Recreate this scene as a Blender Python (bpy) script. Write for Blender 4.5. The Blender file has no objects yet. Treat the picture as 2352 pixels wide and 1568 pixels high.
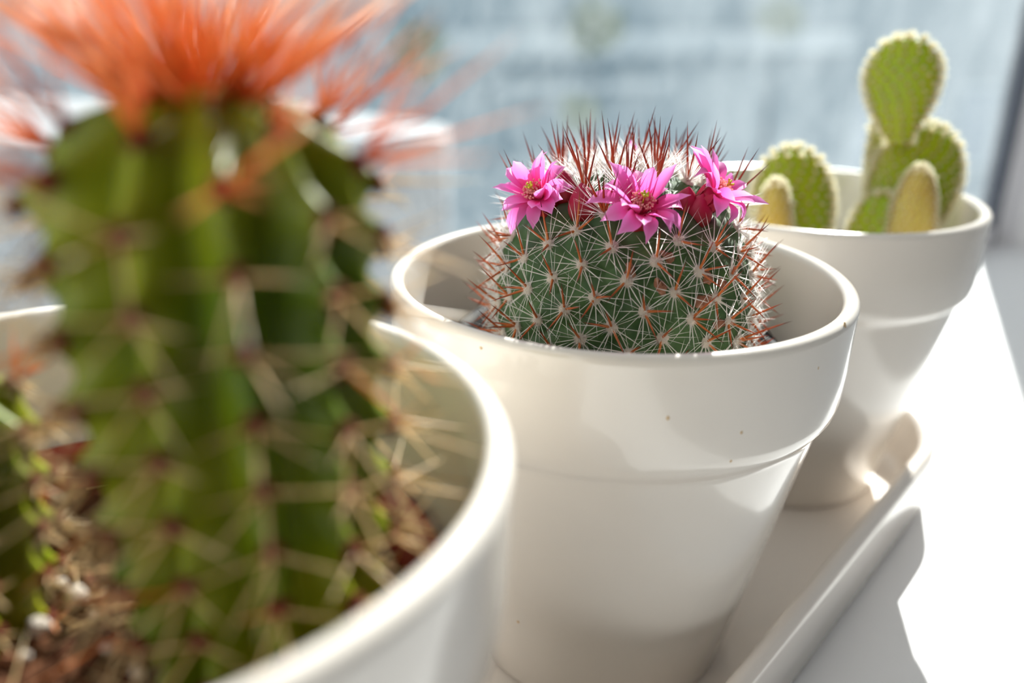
import bpy, bmesh, math, random
import numpy as np
from mathutils import Vector, Matrix

S = 0.05                     # one modelling unit (radius of the middle pot's rim) in metres
PI = math.pi
rnd = random.Random(7)
sc = bpy.context.scene
COL = sc.collection

# ------------------------------------------------------------------ camera, sky, sun, exposure
CAM = Vector((-3.23121264, -2.00225728, 3.07374844))
FWD = Vector((0.72545886, 0.583325, -0.3652963))
UPV = Vector((0.27264493, 0.24376852, 0.93072104))
RGT = Vector((0.63196059, -0.774796, 0.01780343))
FPX = 2054.43
cd = bpy.data.cameras.new('camera')
cam = bpy.data.objects.new('camera', cd)
COL.objects.link(cam)
m = Matrix((RGT, UPV, -FWD)).transposed().to_4x4()
m.translation = CAM * S
cam.matrix_world = m
cd.sensor_width = 36.0
cd.lens = FPX / 2352.0 * 36.0
cd.clip_start = 0.005
cd.clip_end = 200.0
cd.dof.use_dof = True
cd.dof.focus_distance = 3.50 * S
cd.dof.aperture_fstop = 6.8
cd.dof.aperture_blades = 0
sc.camera = cam

world = bpy.data.worlds.new('sky')
sc.world = world
world.use_nodes = True
wn = world.node_tree
bg = wn.nodes['Background']
bg.inputs[0].default_value = (0.94, 0.97, 1.0, 1)
bg.inputs[1].default_value = 0.72

sd = bpy.data.lights.new('sun', 'SUN')
sd.energy = 16.5
sd.angle = math.radians(0.55)
sd.color = (1.0, 0.96, 0.90)
sun = bpy.data.objects.new('sun', sd)
COL.objects.link(sun)
SUN_DIR = Vector((1.0, 0.31, 0.74)).normalized()     # towards the sun: behind the window, to the right
sun.rotation_euler = SUN_DIR.to_track_quat('Z', 'Y').to_euler()
sun.location = (2, 1, 2)

sc.view_settings.view_transform = 'Standard'
sc.view_settings.look = 'None'
sc.view_settings.gamma = 1.0
sc.view_settings.use_curve_mapping = False
sc.view_settings.exposure = 0.03
sc.cycles.use_denoising = True
sc.cycles.max_bounces = 10
sc.cycles.diffuse_bounces = 5
sc.cycles.glossy_bounces = 4
sc.cycles.transparent_max_bounces = 16
sc.cycles.caustics_reflective = False
sc.cycles.caustics_refractive = False
sc.cycles.sample_clamp_indirect = 6.0

# ------------------------------------------------------------------ helpers
def ray(px, py):
    return FWD + RGT * ((px - 1176) / FPX) + UPV * ((784 - py) / FPX)

def at_depth(px, py, d):
    return CAM + ray(px, py) * d

def on_z(px, py, z):
    r = ray(px, py)
    return CAM + r * ((z - CAM.z) / r.z)

class MB:
    """collects vertices, faces and a 0..1 value per vertex; build() links them as ONE mesh object"""
    def __init__(self):
        self.v, self.f, self.t, self.mi = [], [], [], []
    def add(self, vs, fs, ts=None, mi=0):
        o = len(self.v)
        self.v.extend([tuple(x) for x in vs])
        self.t.extend(ts if ts is not None else [0.0] * len(vs))
        self.f.extend([tuple(i + o for i in f) for f in fs])
        self.mi.extend([mi] * len(fs))
    def mesh(self, name, mats, smooth=True):
        me = bpy.data.meshes.new(name)
        me.from_pydata([(a * S, b * S, c * S) for a, b, c in self.v], [], self.f)
        if not isinstance(mats, (list, tuple)):
            mats = [mats]
        for mm in mats:
            me.materials.append(mm)
        if any(self.mi):
            me.polygons.foreach_set('material_index', self.mi)
        if smooth:
            me.polygons.foreach_set('use_smooth', [True] * len(me.polygons))
        at = me.attributes.new('t', 'FLOAT', 'POINT')
        at.data.foreach_set('value', self.t)
        me.update()
        return me
    def build(self, name, mats, parent=None, loc=None, smooth=True):
        o = bpy.data.objects.new(name, self.mesh(name, mats, smooth))
        COL.objects.link(o)
        if parent is not None:
            o.parent = parent
        if loc is not None:
            o.location = Vector(loc) * S
        return o

def box(mb, x0, x1, y0, y1, z0, z1, mi=0):
    vs = [(x, y, z) for x in (x0, x1) for y in (y0, y1) for z in (z0, z1)]
    fs = [(0, 1, 3, 2), (4, 6, 7, 5), (0, 4, 5, 1), (2, 3, 7, 6), (0, 2, 6, 4), (1, 5, 7, 3)]
    mb.add(vs, fs, None, mi)

def prism(mb, poly, z0, z1, mi=0):
    n = len(poly)
    area = sum(poly[i][0] * poly[(i + 1) % n][1] - poly[(i + 1) % n][0] * poly[i][1] for i in range(n))
    if area < 0:
        poly = poly[::-1]
    vs = [(p[0], p[1], z0) for p in poly] + [(p[0], p[1], z1) for p in poly]
    fs = [tuple(range(n))[::-1], tuple(range(n, 2 * n))]
    fs += [(i, (i + 1) % n, n + (i + 1) % n, n + i) for i in range(n)]
    mb.add(vs, fs, None, mi)

def lathe(mb, prof, seg=96, sx=1.0, cap0=False, cap1=False, mi=0):
    vs, fs = [], []
    for r, z in prof:
        for k in range(seg):
            a = 2 * PI * k / seg
            vs.append((r * math.cos(a) * sx, r * math.sin(a) * sx, z))
    for i in range(len(prof) - 1):
        for k in range(seg):
            k2 = (k + 1) % seg
            fs.append((i * seg + k, i * seg + k2, (i + 1) * seg + k2, (i + 1) * seg + k))
    if cap0:
        fs.append(tuple(range(seg))[::-1])
    if cap1:
        fs.append(tuple(range((len(prof) - 1) * seg, len(prof) * seg)))
    mb.add(vs, fs, None, mi)

def arc(cx, cz, r, a0, a1, n):
    return [(cx + r * math.cos(math.radians(a0 + (a1 - a0) * i / n)), cz + r * math.sin(math.radians(a0 + (a1 - a0) * i / n))) for i in range(n + 1)]

def frame(N, up):
    """rotation with z = N and y as near `up` as possible"""
    N = Vector(N).normalized()
    up = Vector(up)
    B = up.cross(N)
    if B.length < 1e-4:
        B = Vector((1, 0, 0)).cross(N)
    B.normalize()
    T = N.cross(B)
    return Matrix((B, T, N)).transposed()

def cone(mb, p, d, L, r, bend=None, t0=0.0, t1=1.0, seg=3):
    """a spine: tapered, slightly curved needle"""
    p = Vector(p); d = Vector(d).normalized()
    a = d.orthogonal().normalized(); b = d.cross(a)
    bend = Vector(bend) if bend is not None else Vector((0, 0, 0))
    vs, ts, fs = [], [], []
    rings = ((0, 1.0), (0.5, 0.72))
    for s, k in rings:
        c = p + d * (L * s) + bend * (s * s)
        for j in range(seg):
            an = 2 * PI * j / seg
            vs.append(c + (a * math.cos(an) + b * math.sin(an)) * (r * k)); ts.append(t0 + (t1 - t0) * s)
    vs.append(p + d * L + bend); ts.append(t1)
    for j in range(seg):
        j2 = (j + 1) % seg
        fs.append((j, j2, seg + j2, seg + j))
        fs.append((seg + j, seg + j2, 2 * seg))
    mb.add(vs, fs, ts)

def hair(mb, p, d, L, r, bend=None, t0=0.0, t1=1.0):
    """a fine translucent hair: one tapered blade, folded along its middle, at a random roll"""
    p = Vector(p); d = Vector(d).normalized()
    a = d.orthogonal().normalized(); b = d.cross(a)
    an = rnd.uniform(0, 2 * PI)
    a, b = a * math.cos(an) + b * math.sin(an), b * math.cos(an) - a * math.sin(an)
    bend = Vector(bend) if bend is not None else Vector((0, 0, 0))
    q = p + d * (L * 0.5) + bend * 0.25
    tm = (t0 + t1) / 2
    vs = [p - a * r, p + b * (r * 0.7), p + a * r, q - a * (r * 0.8), q + b * (r * 0.6), q + a * (r * 0.8), p + d * L + bend]
    mb.add(vs, [(0, 1, 4, 3), (1, 2, 5, 4), (3, 4, 6), (4, 5, 6)], [t0, t0, t0, tm, tm, tm, t1])

def blob(mb, c, rx, ry, rz, M=None, nu=10, nv=6, jit=0.0, t=0.0, mi=0):
    vs, fs = [], []
    for i in range(1, nv):
        th = PI * i / nv
        for k in range(nu):
            ph = 2 * PI * k / nu
            q = 1 + rnd.uniform(-jit, jit)
            v = Vector((rx * math.sin(th) * math.cos(ph) * q, ry * math.sin(th) * math.sin(ph) * q, rz * math.cos(th) * q))
            vs.append(v)
    vs.append(Vector((0, 0, rz))); vs.append(Vector((0, 0, -rz)))
    if M is not None:
        vs = [M @ v for v in vs]
    vs = [v + Vector(c) for v in vs]
    top, bot = len(vs) - 2, len(vs) - 1
    for k in range(nu):
        k2 = (k + 1) % nu
        fs.append((top, k, k2))
        fs.append((bot, (nv - 2) * nu + k2, (nv - 2) * nu + k))
        for i in range(nv - 2):
            fs.append((i * nu + k, (i + 1) * nu + k, (i + 1) * nu + k2, i * nu + k2))
    mb.add(vs, fs, [t] * len(vs), mi)

def empty(name, loc):
    o = bpy.data.objects.new(name, None)
    o.empty_display_size = 0.01
    COL.objects.link(o)
    o.location = Vector(loc) * S
    return o

def tag(o, label=None, cat=None, group=None, kind=None):
    if label: o['label'] = label
    if cat: o['category'] = cat
    if group: o['group'] = group
    if kind: o['kind'] = kind
    return o

def place(name, mesh, parent, M):
    o = bpy.data.objects.new(name, mesh)
    COL.objects.link(o)
    o.parent = parent
    o.matrix_basis = M
    return o

def xf(R, loc, scale=(1, 1, 1)):
    """4x4 from a 3x3 rotation, a location in modelling units and a scale"""
    M = R.to_4x4() @ Matrix.Diagonal((*scale, 1))
    M.translation = Vector(loc) * S
    return M

# ------------------------------------------------------------------ materials
def mat(name, color=(0.8, 0.8, 0.8), rough=0.5, spec=0.5, coat=0.0, noise=None, bump=None, sss=0.0):
    mm = bpy.data.materials.new(name)
    mm.use_nodes = True
    nt = mm.node_tree
    b = nt.nodes['Principled BSDF']
    b.inputs['Base Color'].default_value = (*color, 1)
    b.inputs['Roughness'].default_value = rough
    b.inputs['Specular IOR Level'].default_value = spec
    b.inputs['Coat Weight'].default_value = coat
    b.inputs['Coat Roughness'].default_value = 0.03
    if sss:
        b.inputs['Subsurface Weight'].default_value = sss
        b.inputs['Subsurface Radius'].default_value = (0.004, 0.004, 0.002)
        b.inputs['Subsurface Scale'].default_value = 1.0
    tc = nt.nodes.new('ShaderNodeTexCoord')
    if noise:
        scale, c2, lo, hi, det = noise
        n = nt.nodes.new('ShaderNodeTexNoise')
        n.inputs['Scale'].default_value = scale
        n.inputs['Detail'].default_value = det
        r = nt.nodes.new('ShaderNodeValToRGB')
        r.color_ramp.elements[0].position = lo; r.color_ramp.elements[0].color = (*color, 1)
        r.color_ramp.elements[1].position = hi; r.color_ramp.elements[1].color = (*c2, 1)
        nt.links.new(tc.outputs['Object'], n.inputs['Vector'])
        nt.links.new(n.outputs['Fac'], r.inputs['Fac'])
        nt.links.new(r.outputs['Color'], b.inputs['Base Color'])
    if bump:
        scale, strength, dist = bump
        n2 = nt.nodes.new('ShaderNodeTexNoise')
        n2.inputs['Scale'].default_value = scale
        n2.inputs['Detail'].default_value = 4
        bp = nt.nodes.new('ShaderNodeBump')
        bp.inputs['Strength'].default_value = strength
        bp.inputs['Distance'].default_value = dist
        nt.links.new(tc.outputs['Object'], n2.inputs['Vector'])
        nt.links.new(n2.outputs['Fac'], bp.inputs['Height'])
        nt.links.new(bp.outputs['Normal'], b.inputs['Normal'])
    return mm

def grad_mat(name, stops, trans=0.3, rough=0.4, spec=0.4):
    """colour runs along the piece (attribute t: 0 at the root, 1 at the tip), thin enough to let light through"""
    mm = bpy.data.materials.new(name)
    mm.use_nodes = True
    nt = mm.node_tree
    b = nt.nodes['Principled BSDF']
    b.inputs['Roughness'].default_value = rough
    b.inputs['Specular IOR Level'].default_value = spec
    a = nt.nodes.new('ShaderNodeAttribute'); a.attribute_name = 't'
    r = nt.nodes.new('ShaderNodeValToRGB')
    els = r.color_ramp.elements
    while len(els) < len(stops):
        els.new(0.5)
    for e, (p, c) in zip(els, stops):
        e.position = p; e.color = (*c, 1)
    nt.links.new(a.outputs['Fac'], r.inputs['Fac'])
    nt.links.new(r.outputs['Color'], b.inputs['Base Color'])
    tr = nt.nodes.new('ShaderNodeBsdfTranslucent')
    nt.links.new(r.outputs['Color'], tr.inputs['Color'])
    mx = nt.nodes.new('ShaderNodeMixShader')
    mx.inputs[0].default_value = trans
    nt.links.new(b.outputs[0], mx.inputs[1])
    nt.links.new(tr.outputs[0], mx.inputs[2])
    nt.links.new(mx.outputs[0], nt.nodes['Material Output'].inputs['Surface'])
    return mm

def glass_mat():
    """window glass with a dusty, streaked film on it"""
    mm = bpy.data.materials.new('dusty_glass')
    mm.use_nodes = True
    nt = mm.node_tree
    nt.nodes.remove(nt.nodes['Principled BSDF'])
    out = nt.nodes['Material Output']
    tc = nt.nodes.new('ShaderNodeTexCoord')
    mp = nt.nodes.new('ShaderNodeMapping'); mp.inputs['Scale'].default_value = (8, 8, 6)
    n = nt.nodes.new('ShaderNodeTexNoise'); n.inputs['Scale'].default_value = 2.2; n.inputs['Detail'].default_value = 8; n.inputs['Roughness'].default_value = 0.7
    r = nt.nodes.new('ShaderNodeMapRange'); r.inputs['From Min'].default_value = 0.40; r.inputs['From Max'].default_value = 0.72
    r.inputs['To Min'].default_value = DUST[0]; r.inputs['To Max'].default_value = DUST[1]
    nt.links.new(tc.outputs['Object'], mp.inputs['Vector']); nt.links.new(mp.outputs[0], n.inputs['Vector'])
    nt.links.new(n.outputs['Fac'], r.inputs['Value'])
    sx = nt.nodes.new('ShaderNodeSeparateXYZ'); nt.links.new(tc.outputs['Object'], sx.inputs[0])
    ed = nt.nodes.new('ShaderNodeMapRange'); ed.interpolation_type = 'SMOOTHSTEP'     # bright haze painted in: the film whitens towards the right-hand frame
    ed.inputs['From Min'].default_value = -0.55; ed.inputs['From Max'].default_value = 0.02
    ed.inputs['To Min'].default_value = 0.0; ed.inputs['To Max'].default_value = 0.13
    nt.links.new(sx.outputs['X'], ed.inputs['Value'])
    ad = nt.nodes.new('ShaderNodeMath'); ad.operation = 'ADD'
    nt.links.new(r.outputs[0], ad.inputs[0]); nt.links.new(ed.outputs[0], ad.inputs[1])
    tp = nt.nodes.new('ShaderNodeBsdfTransparent'); tp.inputs[0].default_value = (0.96, 0.985, 0.99, 1)
    tl = nt.nodes.new('ShaderNodeBsdfTranslucent'); tl.inputs[0].default_value = (0.86, 0.93, 0.97, 1)
    df = nt.nodes.new('ShaderNodeBsdfDiffuse'); df.inputs[0].default_value = (0.86, 0.93, 0.97, 1)
    d = nt.nodes.new('ShaderNodeMixShader'); d.inputs[0].default_value = 0.7
    nt.links.new(df.outputs[0], d.inputs[1]); nt.links.new(tl.outputs[0], d.inputs[2])
    m1 = nt.nodes.new('ShaderNodeMixShader')
    nt.links.new(ad.outputs[0], m1.inputs[0]); nt.links.new(tp.outputs[0], m1.inputs[1]); nt.links.new(d.outputs[0], m1.inputs[2])
    gl = nt.nodes.new('ShaderNodeBsdfGlossy'); gl.inputs['Roughness'].default_value = 0.02
    frn = nt.nodes.new('ShaderNodeFresnel'); frn.inputs['IOR'].default_value = 1.15
    geo = nt.nodes.new('ShaderNodeNewGeometry')             # reflect at the outer faces only, no total reflection inside the pane
    fr = nt.nodes.new('ShaderNodeMath'); fr.operation = 'MULTIPLY'
    inv = nt.nodes.new('ShaderNodeMath'); inv.operation = 'SUBTRACT'; inv.inputs[0].default_value = 1.0
    nt.links.new(geo.outputs['Backfacing'], inv.inputs[1])
    nt.links.new(frn.outputs[0], fr.inputs[0]); nt.links.new(inv.outputs[0], fr.inputs[1])
    m2 = nt.nodes.new('ShaderNodeMixShader')
    nt.links.new(fr.outputs[0], m2.inputs[0]); nt.links.new(m1.outputs[0], m2.inputs[1]); nt.links.new(gl.outputs[0], m2.inputs[2])
    nt.links.new(m2.outputs[0], out.inputs['Surface'])
    return mm

DUST = (0.0, 0.19)
M_ceramic = mat('glazed_cream_ceramic', (0.79, 0.74, 0.675), 0.2, 0.5, 0.6, noise=(30, (0.77, 0.715, 0.645), 0.45, 0.8, 3))
M_tray = mat('glazed_tray_ceramic', (0.80, 0.735, 0.675), 0.2, 0.5, 0.6)
M_sill = mat('white_painted_sill', (0.82, 0.82, 0.83), 0.45, 0.3, 0.0, bump=(120, 0.08, 0.001))
M_frame = mat('pale_window_plastic', (0.78, 0.77, 0.80), 0.4, 0.4)
M_gasket = mat('dark_rubber_gasket', (0.10, 0.11, 0.14), 0.6, 0.3)
M_wall = mat('pale_wall_paint', (0.84, 0.835, 0.84), 0.8, 0.2, bump=(60, 0.1, 0.002))
M_floor = mat('pale_wood_floor', (0.45, 0.36, 0.28), 0.5, 0.4, noise=(3, (0.38, 0.29, 0.21), 0.3, 0.7, 6))
M_blackpot = mat('black_nursery_plastic', (0.012, 0.012, 0.014), 0.75, 0.2)
M_redpot = mat('rust_red_nursery_plastic', (0.30, 0.045, 0.022), 0.45, 0.4)
M_soil = mat('brown_peat', (0.035, 0.014, 0.007), 0.95, 0.1, noise=(260, (0.16, 0.068, 0.034), 0.35, 0.72, 8), bump=(300, 0.9, 0.002))
M_soil_dark = mat('dark_peat', (0.02, 0.014, 0.010), 0.95, 0.1, noise=(260, (0.09, 0.06, 0.04), 0.4, 0.75, 8), bump=(300, 0.9, 0.002))
M_perlite = mat('perlite_grain', (0.50, 0.44, 0.38), 0.9, 0.1, bump=(500, 0.6, 0.0005))
M_mam = mat('dark_green_skin', (0.022, 0.060, 0.018), 0.55, 0.35, noise=(160, (0.060, 0.13, 0.035), 0.3, 0.75, 5), bump=(900, 0.25, 0.0003))
M_col = mat('ribbed_green_skin', (0.07, 0.120, 0.002), 0.42, 0.22, noise=(28, (0.25, 0.25, 0.006), 0.35, 0.7, 3), bump=(600, 0.15, 0.0003), sss=0.35)
M_pad = mat('yellow_green_pad_skin', (0.25, 0.35, 0.006), 0.5, 0.3, noise=(60, (0.36, 0.39, 0.010), 0.35, 0.7, 3))
M_youngpad = mat('young_yellow_pad_skin', (0.62, 0.53, 0.13), 0.5, 0.3, noise=(60, (0.60, 0.40, 0.07), 0.35, 0.7, 3))
M_wool = grad_mat('white_areole_wool', [(0, (0.86, 0.80, 0.72)), (1, (0.95, 0.93, 0.90))], 0.5, 0.9, 0.1)
M_radial = grad_mat('white_radial_spine', [(0, (0.88, 0.84, 0.80)), (1, (0.95, 0.93, 0.92))], 0.5, 0.35, 0.5)
M_central = grad_mat('orange_brown_spine', [(0, (0.72, 0.26, 0.07)), (0.55, (0.55, 0.13, 0.035)), (0.85, (0.30, 0.045, 0.02)), (1, (0.10, 0.02, 0.015))], 0.35, 0.35, 0.5)
M_crown = grad_mat('dark_red_crown_spine', [(0, (0.62, 0.17, 0.05)), (0.45, (0.48, 0.065, 0.02)), (0.8, (0.22, 0.025, 0.015)), (1, (0.05, 0.01, 0.01))], 0.3, 0.35, 0.5)
M_tan = grad_mat('tan_spine', [(0, (0.55, 0.30, 0.12)), (0.15, (0.76, 0.55, 0.27)), (1, (0.84, 0.68, 0.42))], 0.4, 0.35, 0.5)
M_orange = grad_mat('orange_red_spine', [(0, (0.58, 0.11, 0.03)), (0.35, (0.86, 0.33, 0.09)), (1, (0.92, 0.58, 0.34))], 0.5, 0.35, 0.5)
M_areole_brown = grad_mat('brown_areole_felt', [(0, (0.09, 0.018, 0.012)), (1, (0.16, 0.04, 0.02))], 0.05, 0.9, 0.1)
M_glochid = grad_mat('golden_glochid', [(0, (0.62, 0.38, 0.05)), (0.05, (0.70, 0.48, 0.10)), (0.12, (0.90, 0.74, 0.34)), (0.5, (0.96, 0.90, 0.66)), (1, (0.98, 0.96, 0.84))], 0.55, 0.6, 0.2)
M_petal = grad_mat('pink_petal', [(0, (0.86, 0.07, 0.28)), (0.3, (0.92, 0.16, 0.54)), (0.7, (0.94, 0.32, 0.76)), (1, (0.96, 0.48, 0.88))], 0.62, 0.45, 0.3)
M_calyx = grad_mat('crimson_flower_tube', [(0, (0.16, 0.06, 0.015)), (0.3, (0.30, 0.015, 0.02)), (1, (0.50, 0.02, 0.10))], 0.3, 0.45, 0.4)
M_stamen = grad_mat('pale_pink_stamen', [(0, (0.88, 0.14, 0.32)), (0.7, (0.92, 0.35, 0.45)), (1, (0.98, 0.62, 0.60))], 0.65, 0.6, 0.2)
M_stigma = mat('yellow_green_stigma', (0.62, 0.55, 0.05), 0.5, 0.3)
M_dry = mat('dried_brown_flower', (0.22, 0.08, 0.045), 0.8, 0.2, noise=(400, (0.42, 0.22, 0.14), 0.35, 0.7, 4), bump=(600, 0.8, 0.0006))
M_glass = glass_mat()
M_speck = mat('tan_glaze_speck', (0.60, 0.44, 0.26), 0.4, 0.4)
M_facade = mat('blue_grey_facade', (0.24, 0.35, 0.42), 0.8, 0.2, noise=(0.9, (0.42, 0.52, 0.58), 0.35, 0.7, 5))
M_ledge = mat('pale_facade_ledge', (0.55, 0.66, 0.72), 0.8, 0.2)
M_pane_far = mat('far_window_glass', (0.30, 0.42, 0.52), 0.15, 0.5)
M_parapet = mat('pale_parapet_render', (0.30, 0.31, 0.32), 0.8, 0.2, noise=(4, (0.24, 0.25, 0.27), 0.35, 0.7, 5))
M_ground = mat('grey_paving', (0.38, 0.42, 0.46), 0.9, 0.2, noise=(2, (0.46, 0.49, 0.52), 0.3, 0.7, 5))
M_leaf = grad_mat('pale_leaf', [(0, (0.34, 0.44, 0.32)), (1, (0.46, 0.54, 0.40))], 0.4, 0.6, 0.2)

# ------------------------------------------------------------------ the window bay
W0 = Vector((10.0, 0.30, 0)); DW = Vector((0.9917, -0.1283, 0)); NW = Vector((0.1283, 0.9917, 0))
def wp(s, o):
    p = W0 + DW * s + NW * o
    return (p.x, p.y)
REV = 10.21                                                  # x of the reveal at the right end of the sill
WTOP = 24.0
WLEFT = -24.0

b = MB()
prism(b, [wp(WLEFT, 0.3), wp(0.25, 0.3), (REV + 0.3, 0.2), (REV + 0.3, -5.2), (-13.8, -5.2)], -0.6, 0.0)
o = tag(b.build('sill', M_sill, smooth=False), 'wide white painted window sill carrying the oval tray', kind='structure')
bv = o.modifiers.new('edge', 'BEVEL'); bv.width = 0.06 * S; bv.segments = 3; bv.limit_method = 'ANGLE'
b = MB(); box(b, REV, REV + 8, -62, 0.26, -18, 32)
tag(b.build('wall_right', M_wall, smooth=False), 'pale wall at the right end of the sill', kind='structure')
WX = wp(WLEFT, 0)[0]
b = MB()
prism(b, [wp(WLEFT, 0.3), wp(0.4, 0.3), (REV, -4.6), (-13.6, -4.6)], -18, -0.6)
box(b, -60, WX, -4.6, 3.6, -18, 32)
box(b, WX, REV + 0.5, -4.6, 0.24, WTOP + 1.0, 32)
tag(b.build('wall_window', M_wall, smooth=False), 'white wall around the window and under the sill', kind='structure')
b = MB(); box(b, -62, -60, -62, 3.6, -18, 32)
tag(b.build('wall_left', M_wall, smooth=False), 'white wall on the left of the room', kind='structure')
b = MB(); box(b, -62, REV + 8, -64, -62, -18, 32)
tag(b.build('wall_back', M_wall, smooth=False), 'white wall behind the camera', kind='structure')
b = MB(); box(b, -62, REV + 8, -64, 3.6, 32, 33)
tag(b.build('ceiling', M_wall, smooth=False), 'white ceiling', kind='structure')
b = MB(); box(b, -62, REV + 8, -64, -4.0, -18.6, -18.0)
tag(b.build('floor', M_floor, smooth=False), 'pale wooden floor of the room', kind='structure')

win = tag(empty('window_1', (W0.x, W0.y, 0)), 'large dusty window behind the row of pots', kind='structure')
def wprism(name, s0, s1, o0, o1, z0, z1, m_, bevel=0.0):
    b = MB()
    pl = [wp(s0, o0), wp(s1, o0), wp(s1, o1), wp(s0, o1)]
    prism(b, [(x - W0.x, y - W0.y) for x, y in pl], z0, z1)
    o = b.build(name, m_, win, smooth=False)
    if bevel:
        bv = o.modifiers.new('edge', 'BEVEL'); bv.width = bevel * S; bv.segments = 3
    return o
wprism('glass_pane', WLEFT, -0.05, 0.10, 0.18, 0.25, WTOP, M_glass)
wprism('gasket', -0.13, 0.0, 0.02, 0.26, 0.0, WTOP, M_gasket, 0.02)
wprism('frame_stile', 0.0, 0.16, -0.06, 0.30, 0.0, WTOP, M_frame, 0.03)
wprism('frame_stile', 0.17, 0.34, -0.16, 0.30, 0.0, WTOP, M_frame, 0.03)
wprism('frame_rail', WLEFT, -0.13, 0.0, 0.28, 0.0, 0.26, M_frame, 0.05)
wprism('frame_rail', WLEFT, 0.3, 0.0, 0.28, WTOP, WTOP + 1.0, M_frame, 0.05)

# ------------------------------------------------------------------ outside, seen through the dusty glass
b = MB(); box(b, -150, 330, 3, 420, -71, -70)
tag(b.build('ground', M_ground, smooth=False), 'grey paving far below the window', kind='structure')

PZ = at_depth(1026, 318, 30).z
pts = [on_z(x, y, PZ) for x, y in ((1026, 318), (1032, 286), (740, 250), (-300, 205))]
pts += [on_z(-300, 330, PZ)]
b = MB(); prism(b, [(p.x, p.y) for p in pts], PZ - 14, PZ)
o = tag(b.build('parapet', M_parapet, smooth=False), 'blurred white parapet block outside the window, left of the middle pot', 'parapet')
bv = o.modifiers.new('edge', 'BEVEL'); bv.width = 0.25 * S; bv.segments = 2

FD = 120.0                                                   # how far the opposite building stands
bo = at_depth(1400, 150, FD); 
FN = Vector((0.45, 0.893, 0)); FT = Vector((0.893, -0.45, 0))   # facade: normal away from us, tangent to the right
def fp(s, o):
    p = Vector((bo.x, bo.y, 0)) + FT * s + FN * o
    return (p.x - bo.x, p.y - bo.y)
bld = tag(empty('building', (bo.x, bo.y, -70)), 'blurred blue grey building across the street, seen through the window', 'building')
def fprism(name, s0, s1, o0, o1, z0, z1, m_, par=None):
    b = MB(); prism(b, [fp(s0, o0), fp(s1, o0), fp(s1, o1), fp(s0, o1)], z0 + 70, z1 + 70)
    return b.build(name, m_, par or bld, smooth=False)
fprism('wall', -150, 150, 0, 30, -70, 42, M_facade)
for z0, z1, s0, s1 in ((-4.6, -1.4, -34, 40), (-9.2, -8.0, -18, 8), (14, 17, -150, 150), (-32, -29, -150, 150)):
    fprism('ledge', s0, s1, -2.5, 0.5, z0, z1, M_ledge)
for k, s in enumerate((-88, -66, -44, 44, 66)):
    w_ = fprism('window', s, s + 10, -0.4, 0.5, -24, -10, M_ledge)
    fprism('pane', s + 0.9, s + 9.1, -0.7, 0.2, -23, -11, M_pane_far, w_)
for k, s in enumerate((-60, -30, 0, 30, 60)):
    w_ = fprism('window', s, s + 10, -0.4, 0.5, -52, -38, M_ledge)
    fprism('pane', s + 0.9, s + 9.1, -0.7, 0.2, -51, -39, M_pane_far, w_)

def shrub(px, py, d, r, label):
    c = at_depth(px, py, d)
    base = Vector((c.x, c.y, -70))
    root = tag(empty('shrub', base), label, 'shrub')
    b = MB()
    cone(b, (0, 0, 0), (0, 0, 1), c.z + 70, 0.5, seg=5)
    b.build('trunk', M_soil, root)
    b = MB()
    for i in range(260):
        v = Vector((rnd.gauss(0, 1), rnd.gauss(0, 1), rnd.gauss(0, 1))).normalized() * r * rnd.uniform(0.4, 1)
        q = v + Vector((0, 0, c.z + 70))
        n_ = Vector((rnd.gauss(0, 1), rnd.gauss(0, 1), rnd.gauss(0, 1))).normalized()
        a_ = n_.orthogonal().normalized(); c_ = n_.cross(a_)
        L, w_ = r * 0.22, r * 0.09
        b.add([q - a_ * L, q + c_ * w_, q + a_ * L, q - c_ * w_], [(0, 1, 2, 3)], [rnd.random()] * 4)
    b.build('foliage', M_leaf, root, smooth=False)
shrub(1365, 60, 105, 3.6, 'pale green treetop outside, above the flowering cactus')
shrub(965, 120, 100, 3.4, 'blurred treetop outside just left of the middle pot, above the parapet')
shrub(1330, 262, 84, 2.0, 'lowest blurred treetop outside, behind the red crown spines')
shrub(1790, 40, 112, 3.0, 'blurred treetop outside left of the tallest cactus pad')

# ------------------------------------------------------------------ tray and pots
PX = (-2.4309, 0.0, 2.2058)                                  # pot axes along the tray
TZ = 0.06                                                    # upper face of the tray floor
def stadium(d, n=40):
    x0, x1 = PX[0], PX[2]
    out = []
    for k in range(n + 1):
        a = -PI / 2 + PI * k / n
        out.append((x1 + d * math.cos(a), d * math.sin(a)))
    for k in range(n + 1):
        a = PI / 2 + PI * k / n
        out.append((x0 + d * math.cos(a), d * math.sin(a)))
    return out
prof = [(0.86, 0.0), (0.935, 0.012), (0.95, 0.04), (0.965, 0.40)]
prof += arc(0.915, 0.405, 0.05, 0, 180, 8)
prof += [(0.86, 0.37), (0.845, 0.16), (0.83, 0.105), (0.80, 0.072), (0.76, 0.06)]
b = MB()
rings = [stadium(d) for d, z in prof]
nn = len(rings[0])
vs = [(x, y, z) for (d, z), rg in zip(prof, rings) for x, y in rg]
fs = [tuple(range(nn))[::-1], tuple(range((len(prof) - 1) * nn, len(prof) * nn))]
for i in range(len(prof) - 1):
    fs += [(i * nn + k, i * nn + (k + 1) % nn, (i + 1) * nn + (k + 1) % nn, (i + 1) * nn + k) for k in range(nn)]
b.add(vs, fs)
tag(b.build('tray', M_tray), 'long oval cream ceramic tray under the three flower pots', 'tray')

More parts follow.
